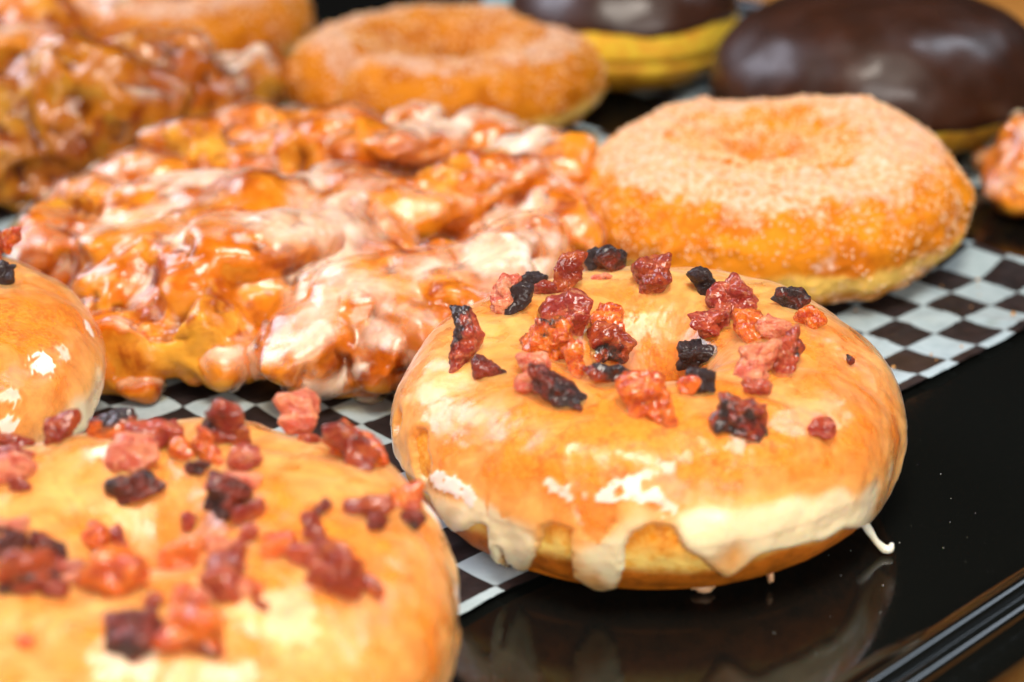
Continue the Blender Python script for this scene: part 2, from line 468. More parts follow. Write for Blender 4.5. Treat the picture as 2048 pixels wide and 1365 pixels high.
def glaze_layer(r, name, mat, parent, edge0, th=.05, drips=(), holes=(), milk0=.45, crusts=(), edge_noise=.28, inner=-2.4, milkspots=(), seed=1, bead=.05, foot=.35, wrink=.02, line=None):
    u, v, P, N = r.u, r.v, r.P, r.N
    cu = np.stack([np.cos(u)*1.6, np.sin(u)*1.6, u*0], -1)
    e = edge0+edge_noise*fbm(cu, 1.6, 3, seed)
    thick = th*(1+.5*fbm(P, .8, 3, seed+3))
    if line is not None:
        q = np.array([r.find(x, y)[:2] for x, y in line]); q = q[np.argsort(q[:, 0])]
        ee = np.interp(u, q[:, 0], q[:, 1])+.03*noise(cu, 6, seed)
        inr = sstep(q[0, 0]-.12, q[0, 0], u)*sstep(q[-1, 0]+.12, q[-1, 0], u)
        e = e*(1-inr)+ee*inr
    tipb = 0*u
    for (pu, pv, w_) in drips:
        a = np.abs(angd(u, pu))/w_
        prof = np.exp(-a**4)
        low = pv
        e = np.minimum(e, e*(1-prof)+low*prof)
        tipb = np.maximum(tipb, np.exp(-a**2)*np.exp(-((v-low)/.30)**2))
    vv = np.where(v < -2.6, v+2*np.pi, v)                   # v from about -150 deg to 210 deg
    # true distance to the icing's edge, so drips get round sides
    cu_ = np.linspace(-np.pi-.3, np.pi+.3, 1400); ce = np.interp(np.mod(cu_+np.pi, 2*np.pi)-np.pi, u[:, 0], e[:, 0])
    s_out = (vv-e)*1.7
    near = np.abs(s_out) < 1.6
    qs = np.stack([u[near]*4., vv[near]*1.7], -1); cs = np.stack([cu_*4., ce*1.7], -1)
    dm = np.empty(len(qs))
    for k in range(0, len(qs), 4000):
        dm[k:k+4000] = np.sqrt(((qs[k:k+4000, None]-cs[None])**2).sum(-1).min(1))
    s_out[near] = np.sign(s_out[near])*dm                                       # cm inside the lower outer edge
    ein = np.pi-inner*0-(.0)+.55+.25*fbm(cu, 1.2, 2, seed+8)
    s_in = (ein-vv)*1.2
    s_ = np.minimum(s_out, s_in)
    for (hp, hr) in holes:
        dd = np.linalg.norm(P-hp, axis=-1)*(1+.5*fbm(P, 1.1, 3, seed+4))
        s_ = np.minimum(s_, dd-hr)
    w_ = .16
    q = np.clip(s_/w_, 0, 1)
    t = (thick+tipb*.10+bead*np.exp(-np.clip(s_, 0, 9)/.28))*np.sqrt(1-(1-q)**2)
    t = t+wrink*ridged(P, 1.1, 2, seed+11)*q*(v > 0)
    t = np.where(s_ > 0, t, -.05)
    cr = 0*u
    for (cp, rx, k_) in crusts:
        dd = np.linalg.norm((P-cp)*np.array([1, 1, 1.2]), axis=-1)/rx
        cr = np.maximum(cr, k_*sstep(1.0, .75, dd*.9+1.7*np.abs(fbm(P*np.array([1, 1, 1.8]), 1.9, 4, seed+6, .65))+.7*fbm(P, 4.5, 3, seed+7, .7)))
    t = t+.035*cr*(.6+.8*fbm(P, 7, 3, seed))
    milk = milk0+.55*np.exp(-(np.clip(s_out, 0, 9)/foot)**1.5)-.35*np.exp(-np.clip(s_out, 0, 9)/.07)+.35*tipb
    for (cp, rx, k_) in milkspots:
        dd = np.linalg.norm(P-cp, axis=-1)/rx
        milk = milk+k_*np.exp(-dd**2)
    V = P+N*t[..., None]
    F = grid_faces(r.nu, r.nv)
    keep = (s_.ravel()[F] > -.12).all(1)
    V2, F2, A = prune(V.reshape(-1, 3), F, keep, {'milk': milk, 'crust': cr})
    o = obj(name, V2, F2, mat, parent, A)
    r.bvh = BVHTree.FromPolygons([Vector(x) for x in V2.tolist()], F2.tolist())
    return o
def dough_part(r, parent, mat, name='dough', extra=None):
    A = {'level': r.level}
    if extra: A.update(extra)
    o = obj(name, r.P.reshape(-1, 3), grid_faces(r.nu, r.nv), mat, parent, A)
    if not hasattr(r, 'bvh'):
        r.bvh = BVHTree.FromPolygons([Vector(x) for x in r.P.reshape(-1, 3).tolist()], grid_faces(r.nu, r.nv).tolist())
    return o

# ------------------------------------------------------------------ bacon
def ico(n):
    import bmesh
    bm = bmesh.new(); bmesh.ops.create_icosphere(bm, subdivisions=n, radius=1)
    V = np.array([v.co for v in bm.verts]); F = np.array([[v.index for v in f.verts] for f in bm.faces]); bm.free()
    return V, F
ICO = {k: ico(k) for k in (2, 3, 4, 5)}
brs = np.random.RandomState(11)
def bacon(r, parent, px, py, w_, h_, kind, rot=0, big=1.16, char=0., cdir=(0, 0), bend=0., depthf=.62, sink=.15, res=4, jag=1., name='bacon_bit', label=None):
    """w_, h_ in photograph pixels; char 0..1 how burnt, cdir the burnt side"""
    d = None
    for f in (.3, .45, .6, .1, .8, 1.1, 1.5):
        hit = r.bvh.ray_cast(Vector(CAM), Vector(ray(px, py+h_*f)).normalized())
        if hit[0] is not None: d = float((np.array(hit[0])-CAM)@VIEW); break
    if d is None: return None
    k = d/FPX
    a, b = w_*k/2*big, h_*k/2*big; c = min(a, b)*depthf*1.15
    rd = ray(px, py)
    cen = CAM+rd*(d-c*sink)
    seed = int(brs.randint(1, 9999))
    V, F = ICO[res]
    rs = np.random.RandomState(seed)
    pn = rs.normal(size=(11, 3)); pn /= np.linalg.norm(pn, axis=1)[:, None]      # a chopped, flat-sided lump
    pn = np.concatenate([pn, np.eye(3), -np.eye(3)]); pd = np.concatenate([rs.uniform(.62, 1.0, 11), rs.uniform(.85, 1.0, 6)])
    rad = (np.maximum(V@pn.T/pd[None], 0)**9).sum(1)**(-1/9)
    B = V*rad[:, None]
    B = B@(np.eye(3)+rs.uniform(-.18, .18, (3, 3)))
    sz = np.array([a, b, c])
    Q = B*sz
    n = V; mn = min(a, b)
    dd = .34*fbm(Q+seed, .9/max(.25, mn), 3, seed)*mn*2
    dd = dd-jag*.16*mn*np.clip(ridged(Q+seed, 1.5/max(.25, mn), 3, seed+3, .5)-.45, 0, 1)
    dd = dd+jag*.085*fbm(Q*np.array([1, .6, 1])+seed, 4.5, 5, seed+4, .8)+jag*.07*fbm(Q*np.array([.35, 1.6, 1])+seed, 3.5, 3, seed+6, .6)+jag*.12*np.clip(noise(Q+seed, 2.6, seed+8), 0, 1)
    Q = Q+n*dd[:, None]
    Q[:, 0] += bend*(Q[:, 1]/b)**2*a - (bend*a*.4)
    rr = math.radians(rot)
    x = Q[:, 0]*math.cos(rr)-Q[:, 1]*math.sin(rr); y = Q[:, 0]*math.sin(rr)+Q[:, 1]*math.cos(rr)
    W = cen+x[:, None]*RIGHT-y[:, None]*DOWN-Q[:, 2][:, None]*VIEW
    cx, cy = cdir
    ca = char+.6*(B[:, 0]*cx+B[:, 1]*cy)+.25*fbm(Q+seed, 3, 3, seed)
    ca = ca+.10+.5*np.clip(-dd/mn, 0, .5)  # dents darkened: crevice shade painted in along with the char
    o = obj(name, W, F, MB[kind], parent, {'char': np.clip(ca, 0, 1)})
    if label: o['label'] = label
    return o

# ------------------------------------------------------------------ lumpy pastries
def smooth_verts(V, E, it, lam=.5):
    n = len(V); deg = np.bincount(E.ravel(), minlength=n)[:, None].astype(float)
    for _ in range(it):
        s_ = np.stack([np.bincount(E[:, 0], V[E[:, 1], k], n)+np.bincount(E[:, 1], V[E[:, 0], k], n) for k in range(3)], -1)
        V = V+lam*(s_/np.maximum(deg, 1)-V)
    return V
def lumps_mesh(L, voxel, seed, disp=.08):
    """L: (centre, radii, z-rotation) in cm -> one skin round all the lumps"""
    V0, F0 = ICO[3]; Vs, Fs, n = [], [], 0
    for c, r_, rz in L:
        rs_ = np.random.RandomState(seed*1000+n % 9973)
        pn = rs_.normal(size=(12, 3)); pn /= np.linalg.norm(pn, axis=1)[:, None]
        ra = np.min(rs_.uniform(.68, 1.0, 12)[None]/np.maximum(V0@pn.T, .05), axis=1); ra = np.minimum(ra, 1.2)
        Q = V0*ra[:, None]*np.array(r_)*np.array([1.12, 1.12, 1.02])
        Q = Q*(1+.30*fbm(Q+np.array(c), .8, 3, seed))[:, None]
        x = Q[:, 0]*math.cos(rz)-Q[:, 1]*math.sin(rz); y = Q[:, 0]*math.sin(rz)+Q[:, 1]*math.cos(rz)
        Q = np.stack([x, y, Q[:, 2]], -1)+np.array(c)
        Vs.append(Q); Fs.append(F0+n); n += len(Q)
    me = make_mesh('tmp', np.concatenate(Vs)/S, np.concatenate(Fs))
    o = bpy.data.objects.new('tmp', me); COL.objects.link(o)
    md = o.modifiers.new('r', 'REMESH'); md.mode = 'VOXEL'; md.voxel_size = voxel
    dg = bpy.context.evaluated_depsgraph_get(); dg.update()
    ev = o.evaluated_get(dg); em = ev.to_mesh()
    nv = len(em.vertices); V = np.zeros(nv*3, np.float32); em.vertices.foreach_get('co', V); V = V.reshape(-1, 3).astype(float)
    F = np.array([list(p.vertices) for p in em.polygons if len(p.vertices) == 4])
    E = np.zeros(len(em.edges)*2, np.int32); em.edges.foreach_get('vertices', E); E = E.reshape(-1, 2)
    ev.to_mesh_clear(); bpy.data.objects.remove(o); bpy.data.meshes.remove(me)
    V = smooth_verts(V, E, 5)
    N = vnorm(V, F)
    V = V+N*(disp*fbm(V, .8, 3, seed+1)*2.4-.10*sstep(.25, .7, -fbm(V, .9, 2, seed+2)*2)+.035*fbm(V, 1.9, 3, seed+4, .5)-.16*sstep(.72, .97, ridged(V, .5, 2, seed+9, .4)))[:, None]
    N = vnorm(V, F)
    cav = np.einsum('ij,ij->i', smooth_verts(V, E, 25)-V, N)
    V[:, 2] = np.maximum(V[:, 2], .08)
    return V, F, E, N, cav
def vnorm(V, F):
    n = np.cross(V[F[:, 2]]-V[F[:, 0]], V[F[:, 3]]-V[F[:, 1]])
    N = np.zeros_like(V)
    for k in range(4):
        for ax in range(3): N[:, ax] += np.bincount(F[:, k], n[:, ax], len(V))
    return N/(np.linalg.norm(N, axis=1)[:, None]+1e-9)
def mat_fritter(name, k=1.):
    t = NT(name)
    cav = t.attr('cav'); n1 = t.noise(.55, 4, .55, .3); n2 = t.noise(1.3, 4, .55, .3, off=4); n3 = t.noise(9, 4, .6, off=9)
    c = t.mix(t.ramp(n1, .36, .62), (.52*k, .15*k, .008*k), (.74*k, .34*k, .035*k))
    c = t.mix(t.ramp(n2, .50, .68, 0, .85), c, (.30*k, .050*k, .006*k))
    c = t.mix(t.ramp(n2, .44, .30, 0, .6), c, (.82*k, .38*k, .05*k))
    c = t.mix(t.ramp(cav, .0, .09, 0, .9), c, (.17*k, .032*k, .004*k))  # creases painted darker, crevice shade put into the dough colour
    c = t.mix(t.ramp(n3, .5, .75, 0, .2), c, (.45*k, .10*k, .01*k))
    nb = t.bump(t.noise(9, 4, .6), .25, .04)
    return t.done(t.bsdf(c, .3, nb, sss=.15, sscale=.15, rad=(1, .4, .12), spec=.3, coat=.15, crough=.2))
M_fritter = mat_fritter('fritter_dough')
M_fritter_back = mat_fritter('fritter_dough_shaded', .66)  # same dough scaled darker, deeper shade at the back painted in

def fritter(name, label, L, voxel, seed, base, mat=None, gl0=.0, drips=()):
    t_ = thing(name, label, 'apple fritter', base)
    DC_ = [(at(px, py, z), rx, rz) for (px, py, z, rx, rz) in drips]
    V, F, E, N, cav = lumps_mesh(L+[(c, (rx, rx*.85, rz), 0) for c, rx, rz in DC_], voxel, seed)
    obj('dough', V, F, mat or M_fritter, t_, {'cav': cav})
    f = fbm(V, .38, 3, seed+20)*1.7+fbm(V, 1.4, 3, seed+21)*.5+gl0+.4*np.clip(cav*5, -.1, .3)+.50*N[:, 2]-.15
    near = np.zeros(len(V))
    for c, rx, rz in DC_: near = np.maximum(near, sstep(1.35, .9, np.linalg.norm((V-c)/np.array([rx, rx, rz]), axis=1)))
    f = f+.6*near
    cov = sstep(-.12, .35, f)
    tk = np.where(f > -.12, .02+.09*np.sqrt(cov), -.03)
    G = smooth_verts(V, E, 7)+N*(tk+.02)[:, None]
    G = np.where((f < -.12)[:, None], V-N*.03, G)
    keep = (f[F] > -.30).all(1)
    milk = -.04+.80*sstep(-.1, 1.35, f)+.28*near+.12*sstep(0, .08, cav)
    cr = sstep(.42, .85, fbm(V, 1.3, 4, seed+30)*1.3+.15)*cov*.7
    V2, F2, A = prune(G, F, keep, {'milk': milk, 'crust': cr})
    obj('glaze', V2, F2, M_glaze_white, t_, A)
    return t_, V
t = NT('set_glaze')
M_drip = t.done(t.bsdf(t.mix(t.ramp(t.noise(3, 3), .35, .65), (.86, .72, .54), (.90, .80, .68)), .2, sss=.8, sscale=.25, rad=(1, .7, .45), coat=.5))
# ------------------------------------------------------------------ the bacon doughnut in focus
M_flake = mat_plain('shaded_glaze', (.62, .36, .20), .35, sss=.4, sscale=.15)  # drip glaze painted darker to carry the shade under the ring
c0 = (2.26, -6.38, 0)
main = thing('glazed_doughnut', 'sharp maple glazed ring doughnut topped with bacon, dripping icing by the black tray edge', 'doughnut', c0, 'maple bacon doughnuts')
r = Ring(c0, 4.22, 2.80, hole=.75, seed=2, lump=.16, nu=460, nv=230,
         dents=[(-95, 52, 30, 22, -.10), (-20, 60, 16, 30, .10), (75, 100, 40, 30, -.10), (-150, 75, 18, 26, .08)])
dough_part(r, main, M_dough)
DR = []
LINE = [(868, 994), (884, 1025), (898, 1047), (917, 1060), (939, 1056), (952, 1046), (977, 1048), (1004, 1089), (1020, 1127), (1039, 1140), (1058, 1132), (1078, 1098), (1092, 1056), (1115, 1046), (1140, 1056), (1150, 1100), (1156, 1149), (1183, 1170), (1210, 1182), (1232, 1168), (1242, 1140), (1256, 1085), (1270, 1062), (1302, 1049), (1346, 1060), (1367, 1098), (1400, 1114), (1443, 1150), (1465, 1146), (1519, 1105), (1606, 1084), (1682, 1056), (1730, 1046), (1758, 1013), (1785, 964)]
HL = [(r.find(848, 885)[2], .20), (r.find(852, 930)[2], .22), (r.find(803, 845)[2], .16)]
CRS = [(r.find(x, y)[2], q, k) for x, y, q, k in ((882, 955, .24, .8), (912, 975, .28, .8), (942, 992, .22, .7), (1112, 970, .16, .7), (1140, 984, .18, .7), (1165, 990, .12, .5), (1222, 985, .22, .8), (1262, 975, .26, .8), (1302, 990, .24, .7), (1335, 1008, .22, .6), (1292, 955, .17, .6), (1332, 935, .15, .6), (1375, 920, .13, .5), (1420, 905, .12, .5), (1470, 890, .2, .6), (1275, 660, .35, .4), (1660, 850, .2, .4))]  # crust flakes; the one on the far inner slope paints a highlight
MS = [(r.find(x, y)[2], q, k) for x, y, q, k in ((1420, 1045, .42, .6), (1500, 1035, .42, .7), (1580, 1025, .42, .75), (1660, 1015, .42, .75), (1735, 990, .38, .7), (1775, 940, .3, .5), (900, 1010, .3, .35), (960, 1032, .3, .3), (1040, 1085, .3, .3), (1200, 1110, .3, .3), (880, 800, .6, .35), (1270, 1010, .3, .25), (1550, 1045, .7, .25), (1680, 1030, .5, .2), (1400, 1055, .4, .2), (1150, 900, 1.2, -.40), (1500, 950, .9, -.5), (960, 700, 1.0, .35), (1200, 560, 1.4, .35), (1450, 570, 1.2, .3), (1000, 1060, .6, .6), (1330, 860, .9, -.25), (1250, 1110, .5, .5), (1720, 800, 1.0, -.1), (1320, 720, .7, -.35))]  # milky patches; front-right rim and left-shoulder ones also paint highlights
glaze_layer(r, 'glaze', M_glaze, main, math.radians(-6), th=.06, drips=DR, holes=HL, crusts=CRS, milkspots=MS, milk0=.42, seed=4, line=LINE, bead=.07, foot=.5)
def tube(pts, rad, n=14, sub=6, seed=0):
    pts = np.array(pts, float); rad = np.array(rad, float)
    k = np.arange(len(pts)); kk = np.linspace(0, len(pts)-1, (len(pts)-1)*sub+1)
    P = np.stack([np.interp(kk, k, pts[:, a]) for a in range(3)], -1); R_ = np.interp(kk, k, rad)
    for _ in range(3):
        P[1:-1] = (P[:-2]+2*P[1:-1]+P[2:])/4; R_[1:-1] = (R_[:-2]+2*R_[1:-1]+R_[2:])/4
    T = np.gradient(P, axis=0); T /= np.linalg.norm(T, axis=1)[:, None]
    A = np.cross(T, [0.3, .9, .2]); A /= np.linalg.norm(A, axis=1)[:, None]; B = np.cross(T, A)
    th = np.linspace(0, 2*np.pi, n, endpoint=False)
    V = P[:, None]+R_[:, None, None]*(np.cos(th)[None, :, None]*A[:, None]+np.sin(th)[None, :, None]*B[:, None])
    V = V+.02*fbm(V, 3, 2, seed)[..., None]
    F = grid_faces(len(P), n, False, True).tolist()+[list(range(n))[::-1], [(len(P)-1)*n+q for q in range(n)]]
    return V.reshape(-1, 3), F
def onray(px, py, d): return CAM+ray(px, py)*d
top = r.find(1728, 1042)[2]; foot = at(1762, 1108, .03)
dt, df = (top-CAM)@VIEW, (foot-CAM)@VIEW
V, F = tube([top+np.array([-.1, .15, .1]), onray(1732, 1050, dt*.7+df*.3), onray(1750, 1080, dt*.3+df*.7), onray(1768, 1098, df), at(1780, 1100, .10), at(1783, 1088, .16)], [.11, .075, .055, .075, .07, .035])
obj('glaze_icicle', V, F, M_drip, main)
V0, F0 = ICO[3]
for px, py, z, a_, b_ in ((1405, 1172, .10, .20, .10), (1540, 1150, .2, .06, .12)):
    Q = V0*np.array([a_, .14, b_])*(1+.4*fbm(V0*1.5+px, 1.3, 3, 4))[:, None]+at(px, py, z)
    obj('glaze_drip', Q, F0, M_flake, main)

B = lambda *a, **k: bacon(r, main, *a, **k)
B(925, 680, 62, 128, 'rose', rot=4, char=.28, cdir=(-.5, .7), bend=-.35, depthf=.7, res=5)
B(975, 737, 70, 36, 'dark', rot=-8, char=.3, cdir=(.2, 0), bend=0)
B(1008, 592, 52, 82, 'pink', rot=-28, sink=.1, res=5)
B(1032, 604, 40, 54, 'char', rot=-20, char=.8, sink=.1)
B(1062, 563, 46, 46, 'char', rot=30, char=.8, sink=.0)
B(1090, 581, 38, 24, 'meat', rot=-15, sink=.1)
B(1134, 552, 44, 88, 'meat', rot=-14, sink=0, res=5)
B(1204, 554, 36, 18, 'pink', rot=0)
B(1228, 523, 38, 44, 'dark', rot=25, char=.35, cdir=(.3, .7), sink=-.2)
B(1190, 520, 50, 36, 'char', rot=10, char=.7, sink=-.6)
B(1303, 549, 78, 82, 'meat', rot=10, sink=.0, res=5)
B(1414, 570, 82, 58, 'char', rot=5, char=.8, sink=.05, res=5)
B(1466, 594, 92, 66, 'rose', rot=-30, char=.1, sink=.1, res=5)
B(1428, 646, 84, 56, 'rose', rot=10, char=.05, res=5)
B(1496, 655, 46, 72, 'amber', rot=20, res=4)
B(1548, 650, 62, 44, 'pink', rot=-20, res=4)
B(1577, 703, 66, 96, 'rose', rot=-30, char=.12, cdir=(.5, .3), res=5)
B(1573, 690, 16, 14, 'char', char=.9, sink=-1.8, res=3)
B(1512, 722, 64, 88, 'pink', rot=-22, res=5)
B(1507, 772, 54, 50, 'rose', rot=-15, res=4)
B(1390, 712, 92, 76, 'char', rot=0, char=.75, res=5)
B(1398, 764, 54, 42, 'char', rot=0, char=.8, res=4)
B(1484, 831, 124, 66, 'meat', rot=-12, char=.36, cdir=(-.25, -.2), res=5, jag=1.3)
B(1645, 860, 52, 38, 'rose', rot=-10, res=4)
B(1584, 602, 66, 42, 'dark', rot=-36, char=.4, cdir=(-.4, 0), sink=.1, res=4)
B(1622, 640, 54, 34, 'amber', rot=-50, char=.1, cdir=(.5, 0), sink=.2, res=4)
B(1698, 718, 16, 32, 'dark', rot=30, char=.3, sink=.1, res=3)
B(1216, 636, 58, 66, 'amber', rot=0, res=4)
B(1141, 639, 94, 84, 'rose', rot=0, res=5, sink=.0)
B(1209, 684, 82, 72, 'meat', rot=10, char=.2, cdir=(-.2, -.4), res=5, sink=0)
B(1103, 686, 84, 88, 'amber', rot=-40, char=.1, cdir=(-.6, .2), res=5, jag=1.6)
B(1152, 726, 38, 66, 'amber', rot=20, res=4, jag=.3)
B(1073, 726, 60, 50, 'pink', rot=15, res=4)
B(1066, 766, 56, 54, 'pink', rot=-5, res=4, jag=.5)
B(1112, 785, 102, 54, 'dark', rot=-24, char=.45, cdir=(.3, -.2), res=5)
B(1226, 748, 124, 46, 'meat', rot=-14, char=.45, cdir=(.1, .8), res=5)
B(1302, 795, 124, 84, 'amber', rot=5, res=5, jag=.7)
B(1372, 774, 46, 32, 'amber', rot=-10, res=3, jag=.6)
B(1340, 835, 36, 28, 'amber', rot=-10, res=3, jag=.6, sink=.7)
B(1160, 820, 24, 12, 'dark', rot=-15, res=3)

# ------------------------------------------------------------------ the blurred bacon doughnut in front
c1 = (-5.1, -12.32, 0)
front = thing('glazed_doughnut', 'big blurred bacon doughnut cut off by the bottom left of the photo', 'doughnut', c1, 'maple bacon doughnuts')
rf = Ring(c1, 4.3, 2.86, hole=.35, seed=5, lump=.26, nu=380, nv=180, dents=[(60, 60, 14, 25, .12), (-10, 30, 14, 30, .1)])
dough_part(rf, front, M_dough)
HL = [(rf.find(905, 1150)[2], .0)]
CRS = [(rf.find(x, y)[2], q, k) for x, y, q, k in ((880, 1010, .25, 1), (905, 1200, .3, .8), (250, 1330, .5, .5), (560, 1230, .7, .4), (250, 900, .5, .6))]
MS = [(rf.find(x, y)[2], q, k) for x, y, q, k in ((700, 1330, .6, .4), (450, 1080, .8, -.4), (760, 1180, 1, -.25), (200, 1000, 1.3, .15), (300, 1340, 1.4, .1), (905, 1150, .5, .5))]
glaze_layer(rf, 'glaze', M_glaze, front, math.radians(-22), th=.06, holes=HL, crusts=CRS, milkspots=MS, milk0=.46, seed=9, bead=.07, edge_noise=.5)
B = lambda *a, **k: bacon(rf, front, *a, **{**dict(res=4, big=1.17), **k})
B(124, 860, 70, 58, 'meat', rot=5, char=.15, sink=-.1)
B(222, 855, 96, 58, 'amber', rot=10, char=.35, cdir=(0, .8), sink=-.1)
B(318, 868, 80, 62, 'rose', rot=8, sink=0)
B(255, 905, 88, 52, 'pink', rot=8)
B(452, 858, 108, 96, 'meat', rot=10, char=.12, cdir=(-.4, .3), sink=-.1)
B(412, 890, 50, 80, 'amber', rot=15)
B(588, 836, 106, 84, 'pink', rot=12, sink=-.1, jag=.5)
B(616, 876, 50, 24, 'meat')
B(494, 920, 54, 44, 'rose', rot=20)
B(716, 905, 118, 72, 'meat', rot=-42, char=.08, cdir=(-.5, .3))
B(712, 890, 110, 66, 'amber', rot=-38, sink=.9)
B(268, 978, 104, 60, 'dark', rot=18, char=.35, cdir=(.1, .4))
B(394, 938, 34, 36, 'dark', rot=-20, char=.3)
B(470, 990, 104, 62, 'dark', rot=-10, char=.2, cdir=(-.4, -.3))
B(470, 968, 84, 34, 'pink', rot=-6)
B(624, 1049, 58, 54, 'meat', char=.1)
B(745, 1018, 84, 40, 'meat', rot=4)
B(820, 1000, 66, 50, 'amber', rot=15)
B(822, 1036, 48, 34, 'dark', rot=-30, char=.2)
B(612, 1108, 66, 50, 'rose', rot=20, char=.1)
B(672, 1142, 106, 92, 'meat', rot=-20)
B(726, 1155, 36, 34, 'rose')
B(460, 1130, 92, 56, 'meat', rot=30)
B(450, 1170, 100, 66, 'rose', rot=-20)
B(408, 1195, 60, 26, 'pink')
B(520, 1208, 34, 20, 'meat', rot=-20)
B(190, 1076, 46, 62, 'amber', rot=-30)
B(95, 1098, 66, 48, 'dark', rot=-20, char=.25)
B(55, 1150, 116, 92, 'meat', rot=20, char=.25, cdir=(0, -.6))
B(140, 1132, 66, 36, 'rose', rot=5)
B(110, 1180, 60, 36, 'meat', rot=-10, char=.1)
B(12, 1090, 50, 50, 'dark', rot=0, char=.1)
B(235, 1150, 118, 110, 'amber', rot=-30, jag=.5)
B(360, 1118, 86, 58, 'amber', rot=5, jag=.6)
B(270, 1262, 110, 82, 'dark', rot=12, char=.25, cdir=(-.5, -.5))
B(400, 1260, 126, 92, 'amber', rot=-8, char=.1, cdir=(.3, -.7), jag=.7)
B(20, 940, 80, 56, 'pink', rot=12)
B(30, 912, 86, 36, 'rose', rot=5)
B(28, 882, 64, 30, 'meat', rot=-10)
B(15, 1055, 50, 40, 'pink')
B(540, 1085, 40, 40, 'amber')
B(440, 1098, 36, 36, 'pink')

rs = np.random.RandomState(8)
for q in range(34):
    px, py = rs.uniform(0, 800), rs.uniform(900, 1290)
    if px > 500 and py > 1210: continue
    B(px, py, rs.uniform(22, 52), rs.uniform(18, 42), ['meat', 'pink', 'amber', 'rose', 'amber', 'dark'][q % 6], rot=rs.uniform(-60, 60), char=rs.uniform(0, .2), res=3)

# ------------------------------------------------------------------ the bacon doughnut at the left edge
c2 = (-11.65, -4.51, 0)
left = thing('glazed_doughnut', 'orange glazed doughnut cut off by the left edge, beside the fritter', 'doughnut', c2, 'maple bacon doughnuts')
rl = Ring(c2, 4.2, 2.78, hole=.8, seed=8, lump=.15, nu=380, nv=170)
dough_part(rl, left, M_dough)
CRS = [(rl.find(x, y)[2], q, k) for x, y, q, k in ((75, 730, .35, 1), (170, 660, .22, 1), (120, 715, .2, .6), (20, 800, .22, .6), (10, 850, .22, .7))]
MS = [(rl.find(x, y)[2], q, k) for x, y, q, k in ((60, 560, 1.2, .2), (70, 650, .6, -.4), (190, 760, .6, .7), (150, 835, .6, .8), (60, 850, .8, .4))]
glaze_layer(rl, 'glaze', M_glaze, left, math.radians(-12), th=.06, crusts=CRS, milkspots=MS, milk0=.22, seed=13)
bacon(rl, left, 10, 547, 40, 60, 'char', char=.8, res=4, sink=.1)
bacon(rl, left, 12, 482, 44, 60, 'amber', res=4, rot=-20, sink=.0)
bacon(rl, left, -30, 500, 60, 60, 'meat', res=3)

# ------------------------------------------------------------------ cinnamon sugar doughnuts
def grains(r, parent, n, size, top_only=-.9, seed=1):
    rs = np.random.RandomState(seed)
    iu = rs.randint(0, r.nu, n*3); iv = rs.randint(0, r.nv, n*3)
    ok = (r.level[iu, iv]*.35+fbm(r.P[iu, iv], 1.2, 3, 7)+rs.uniform(-.5, .5, n*3)*.9 > .18)
    iu, iv = iu[ok][:n], iv[ok][:n]; n = len(iu)
    P = r.P[iu, iv]; N = r.N[iu, iv]
    T = rs.normal(size=(n, 3)); T /= np.linalg.norm(T, axis=1)[:, None]
    A = np.cross(N, T); A /= np.linalg.norm(A, axis=1)[:, None]; Bv = np.cross(T, A)
    s_ = size*rs.uniform(.5, 1.25, (n, 1))
    oc = [(1, 0, 0), (-1, 0, 0), (0, 1, 0), (0, -1, 0), (0, 0, 1), (0, 0, -1)]
    V = np.stack([P+N*s_*.4+s_*(a_*A+b_*Bv+c_*T) for a_, b_, c_ in oc], 1).reshape(-1, 3)
    f = np.array([(0, 2, 4), (2, 1, 4), (1, 3, 4), (3, 0, 4), (2, 0, 5), (1, 2, 5), (3, 1, 5), (0, 3, 5)])
    F = (f[None]+6*np.arange(n)[:, None, None]).reshape(-1, 3)
    return obj('sugar', V, F, M_grain, parent, smooth=False, kind='stuff')
def sugar_ring(label, c, R, H, seed, mat, n, size, s0=.1, cw=.75, cl0=.55, **kw):
    t_ = thing('sugar_doughnut', label, 'doughnut', c, 'cinnamon sugar doughnuts')
    q = Ring(c, R, H, seed=seed, **kw)
    # clumps of sugar stand proud
    cl = .09*sstep(.05, .5, fbm(q.P, 1.3, 3, seed+2))+.03*ridged(q.P, 3.5, 2, seed+3)
    q.P = q.P+q.N*(cl*(q.level > -.6))[..., None]
    sug = s0+cw*sstep(cl0, .97, q.level*(1-.25*(np.cos(q.v) < 0)))+.6*fbm(q.P, .8, 3, seed)+.7*fbm(q.P, 2.2, 3, seed+4)+.25*sstep(-.1, -.6, q.level)
    dough_part(q, t_, mat, extra={'sugar': sug})
    grains(q, t_, n, size, seed=seed)
    return q
sugar_ring('cinnamon sugar doughnut sitting on the chequered paper right of the fritter', (5.88, 4.66, 0), 4.42, 2.68, 21, M_sugar_dough, 15000, .032,
           hole=.6, lump=.30, cw=.95, nu=380, nv=170, wr=1.9, dents=[(-90, 30, 60, 12, .05), (40, 70, 30, 30, -.18), (-60, 75, 16, 40, .12), (-125, 60, 20, 30, -.1)])
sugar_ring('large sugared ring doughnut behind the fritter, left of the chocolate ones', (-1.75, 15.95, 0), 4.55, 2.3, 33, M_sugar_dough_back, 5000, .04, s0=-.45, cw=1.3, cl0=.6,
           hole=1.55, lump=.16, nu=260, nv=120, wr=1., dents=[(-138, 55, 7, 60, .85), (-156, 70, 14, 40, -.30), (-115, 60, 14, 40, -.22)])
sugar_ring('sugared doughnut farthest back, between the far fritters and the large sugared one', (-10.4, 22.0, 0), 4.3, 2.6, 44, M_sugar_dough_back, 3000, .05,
           hole=1.2, lump=.16, nu=200, nv=90)

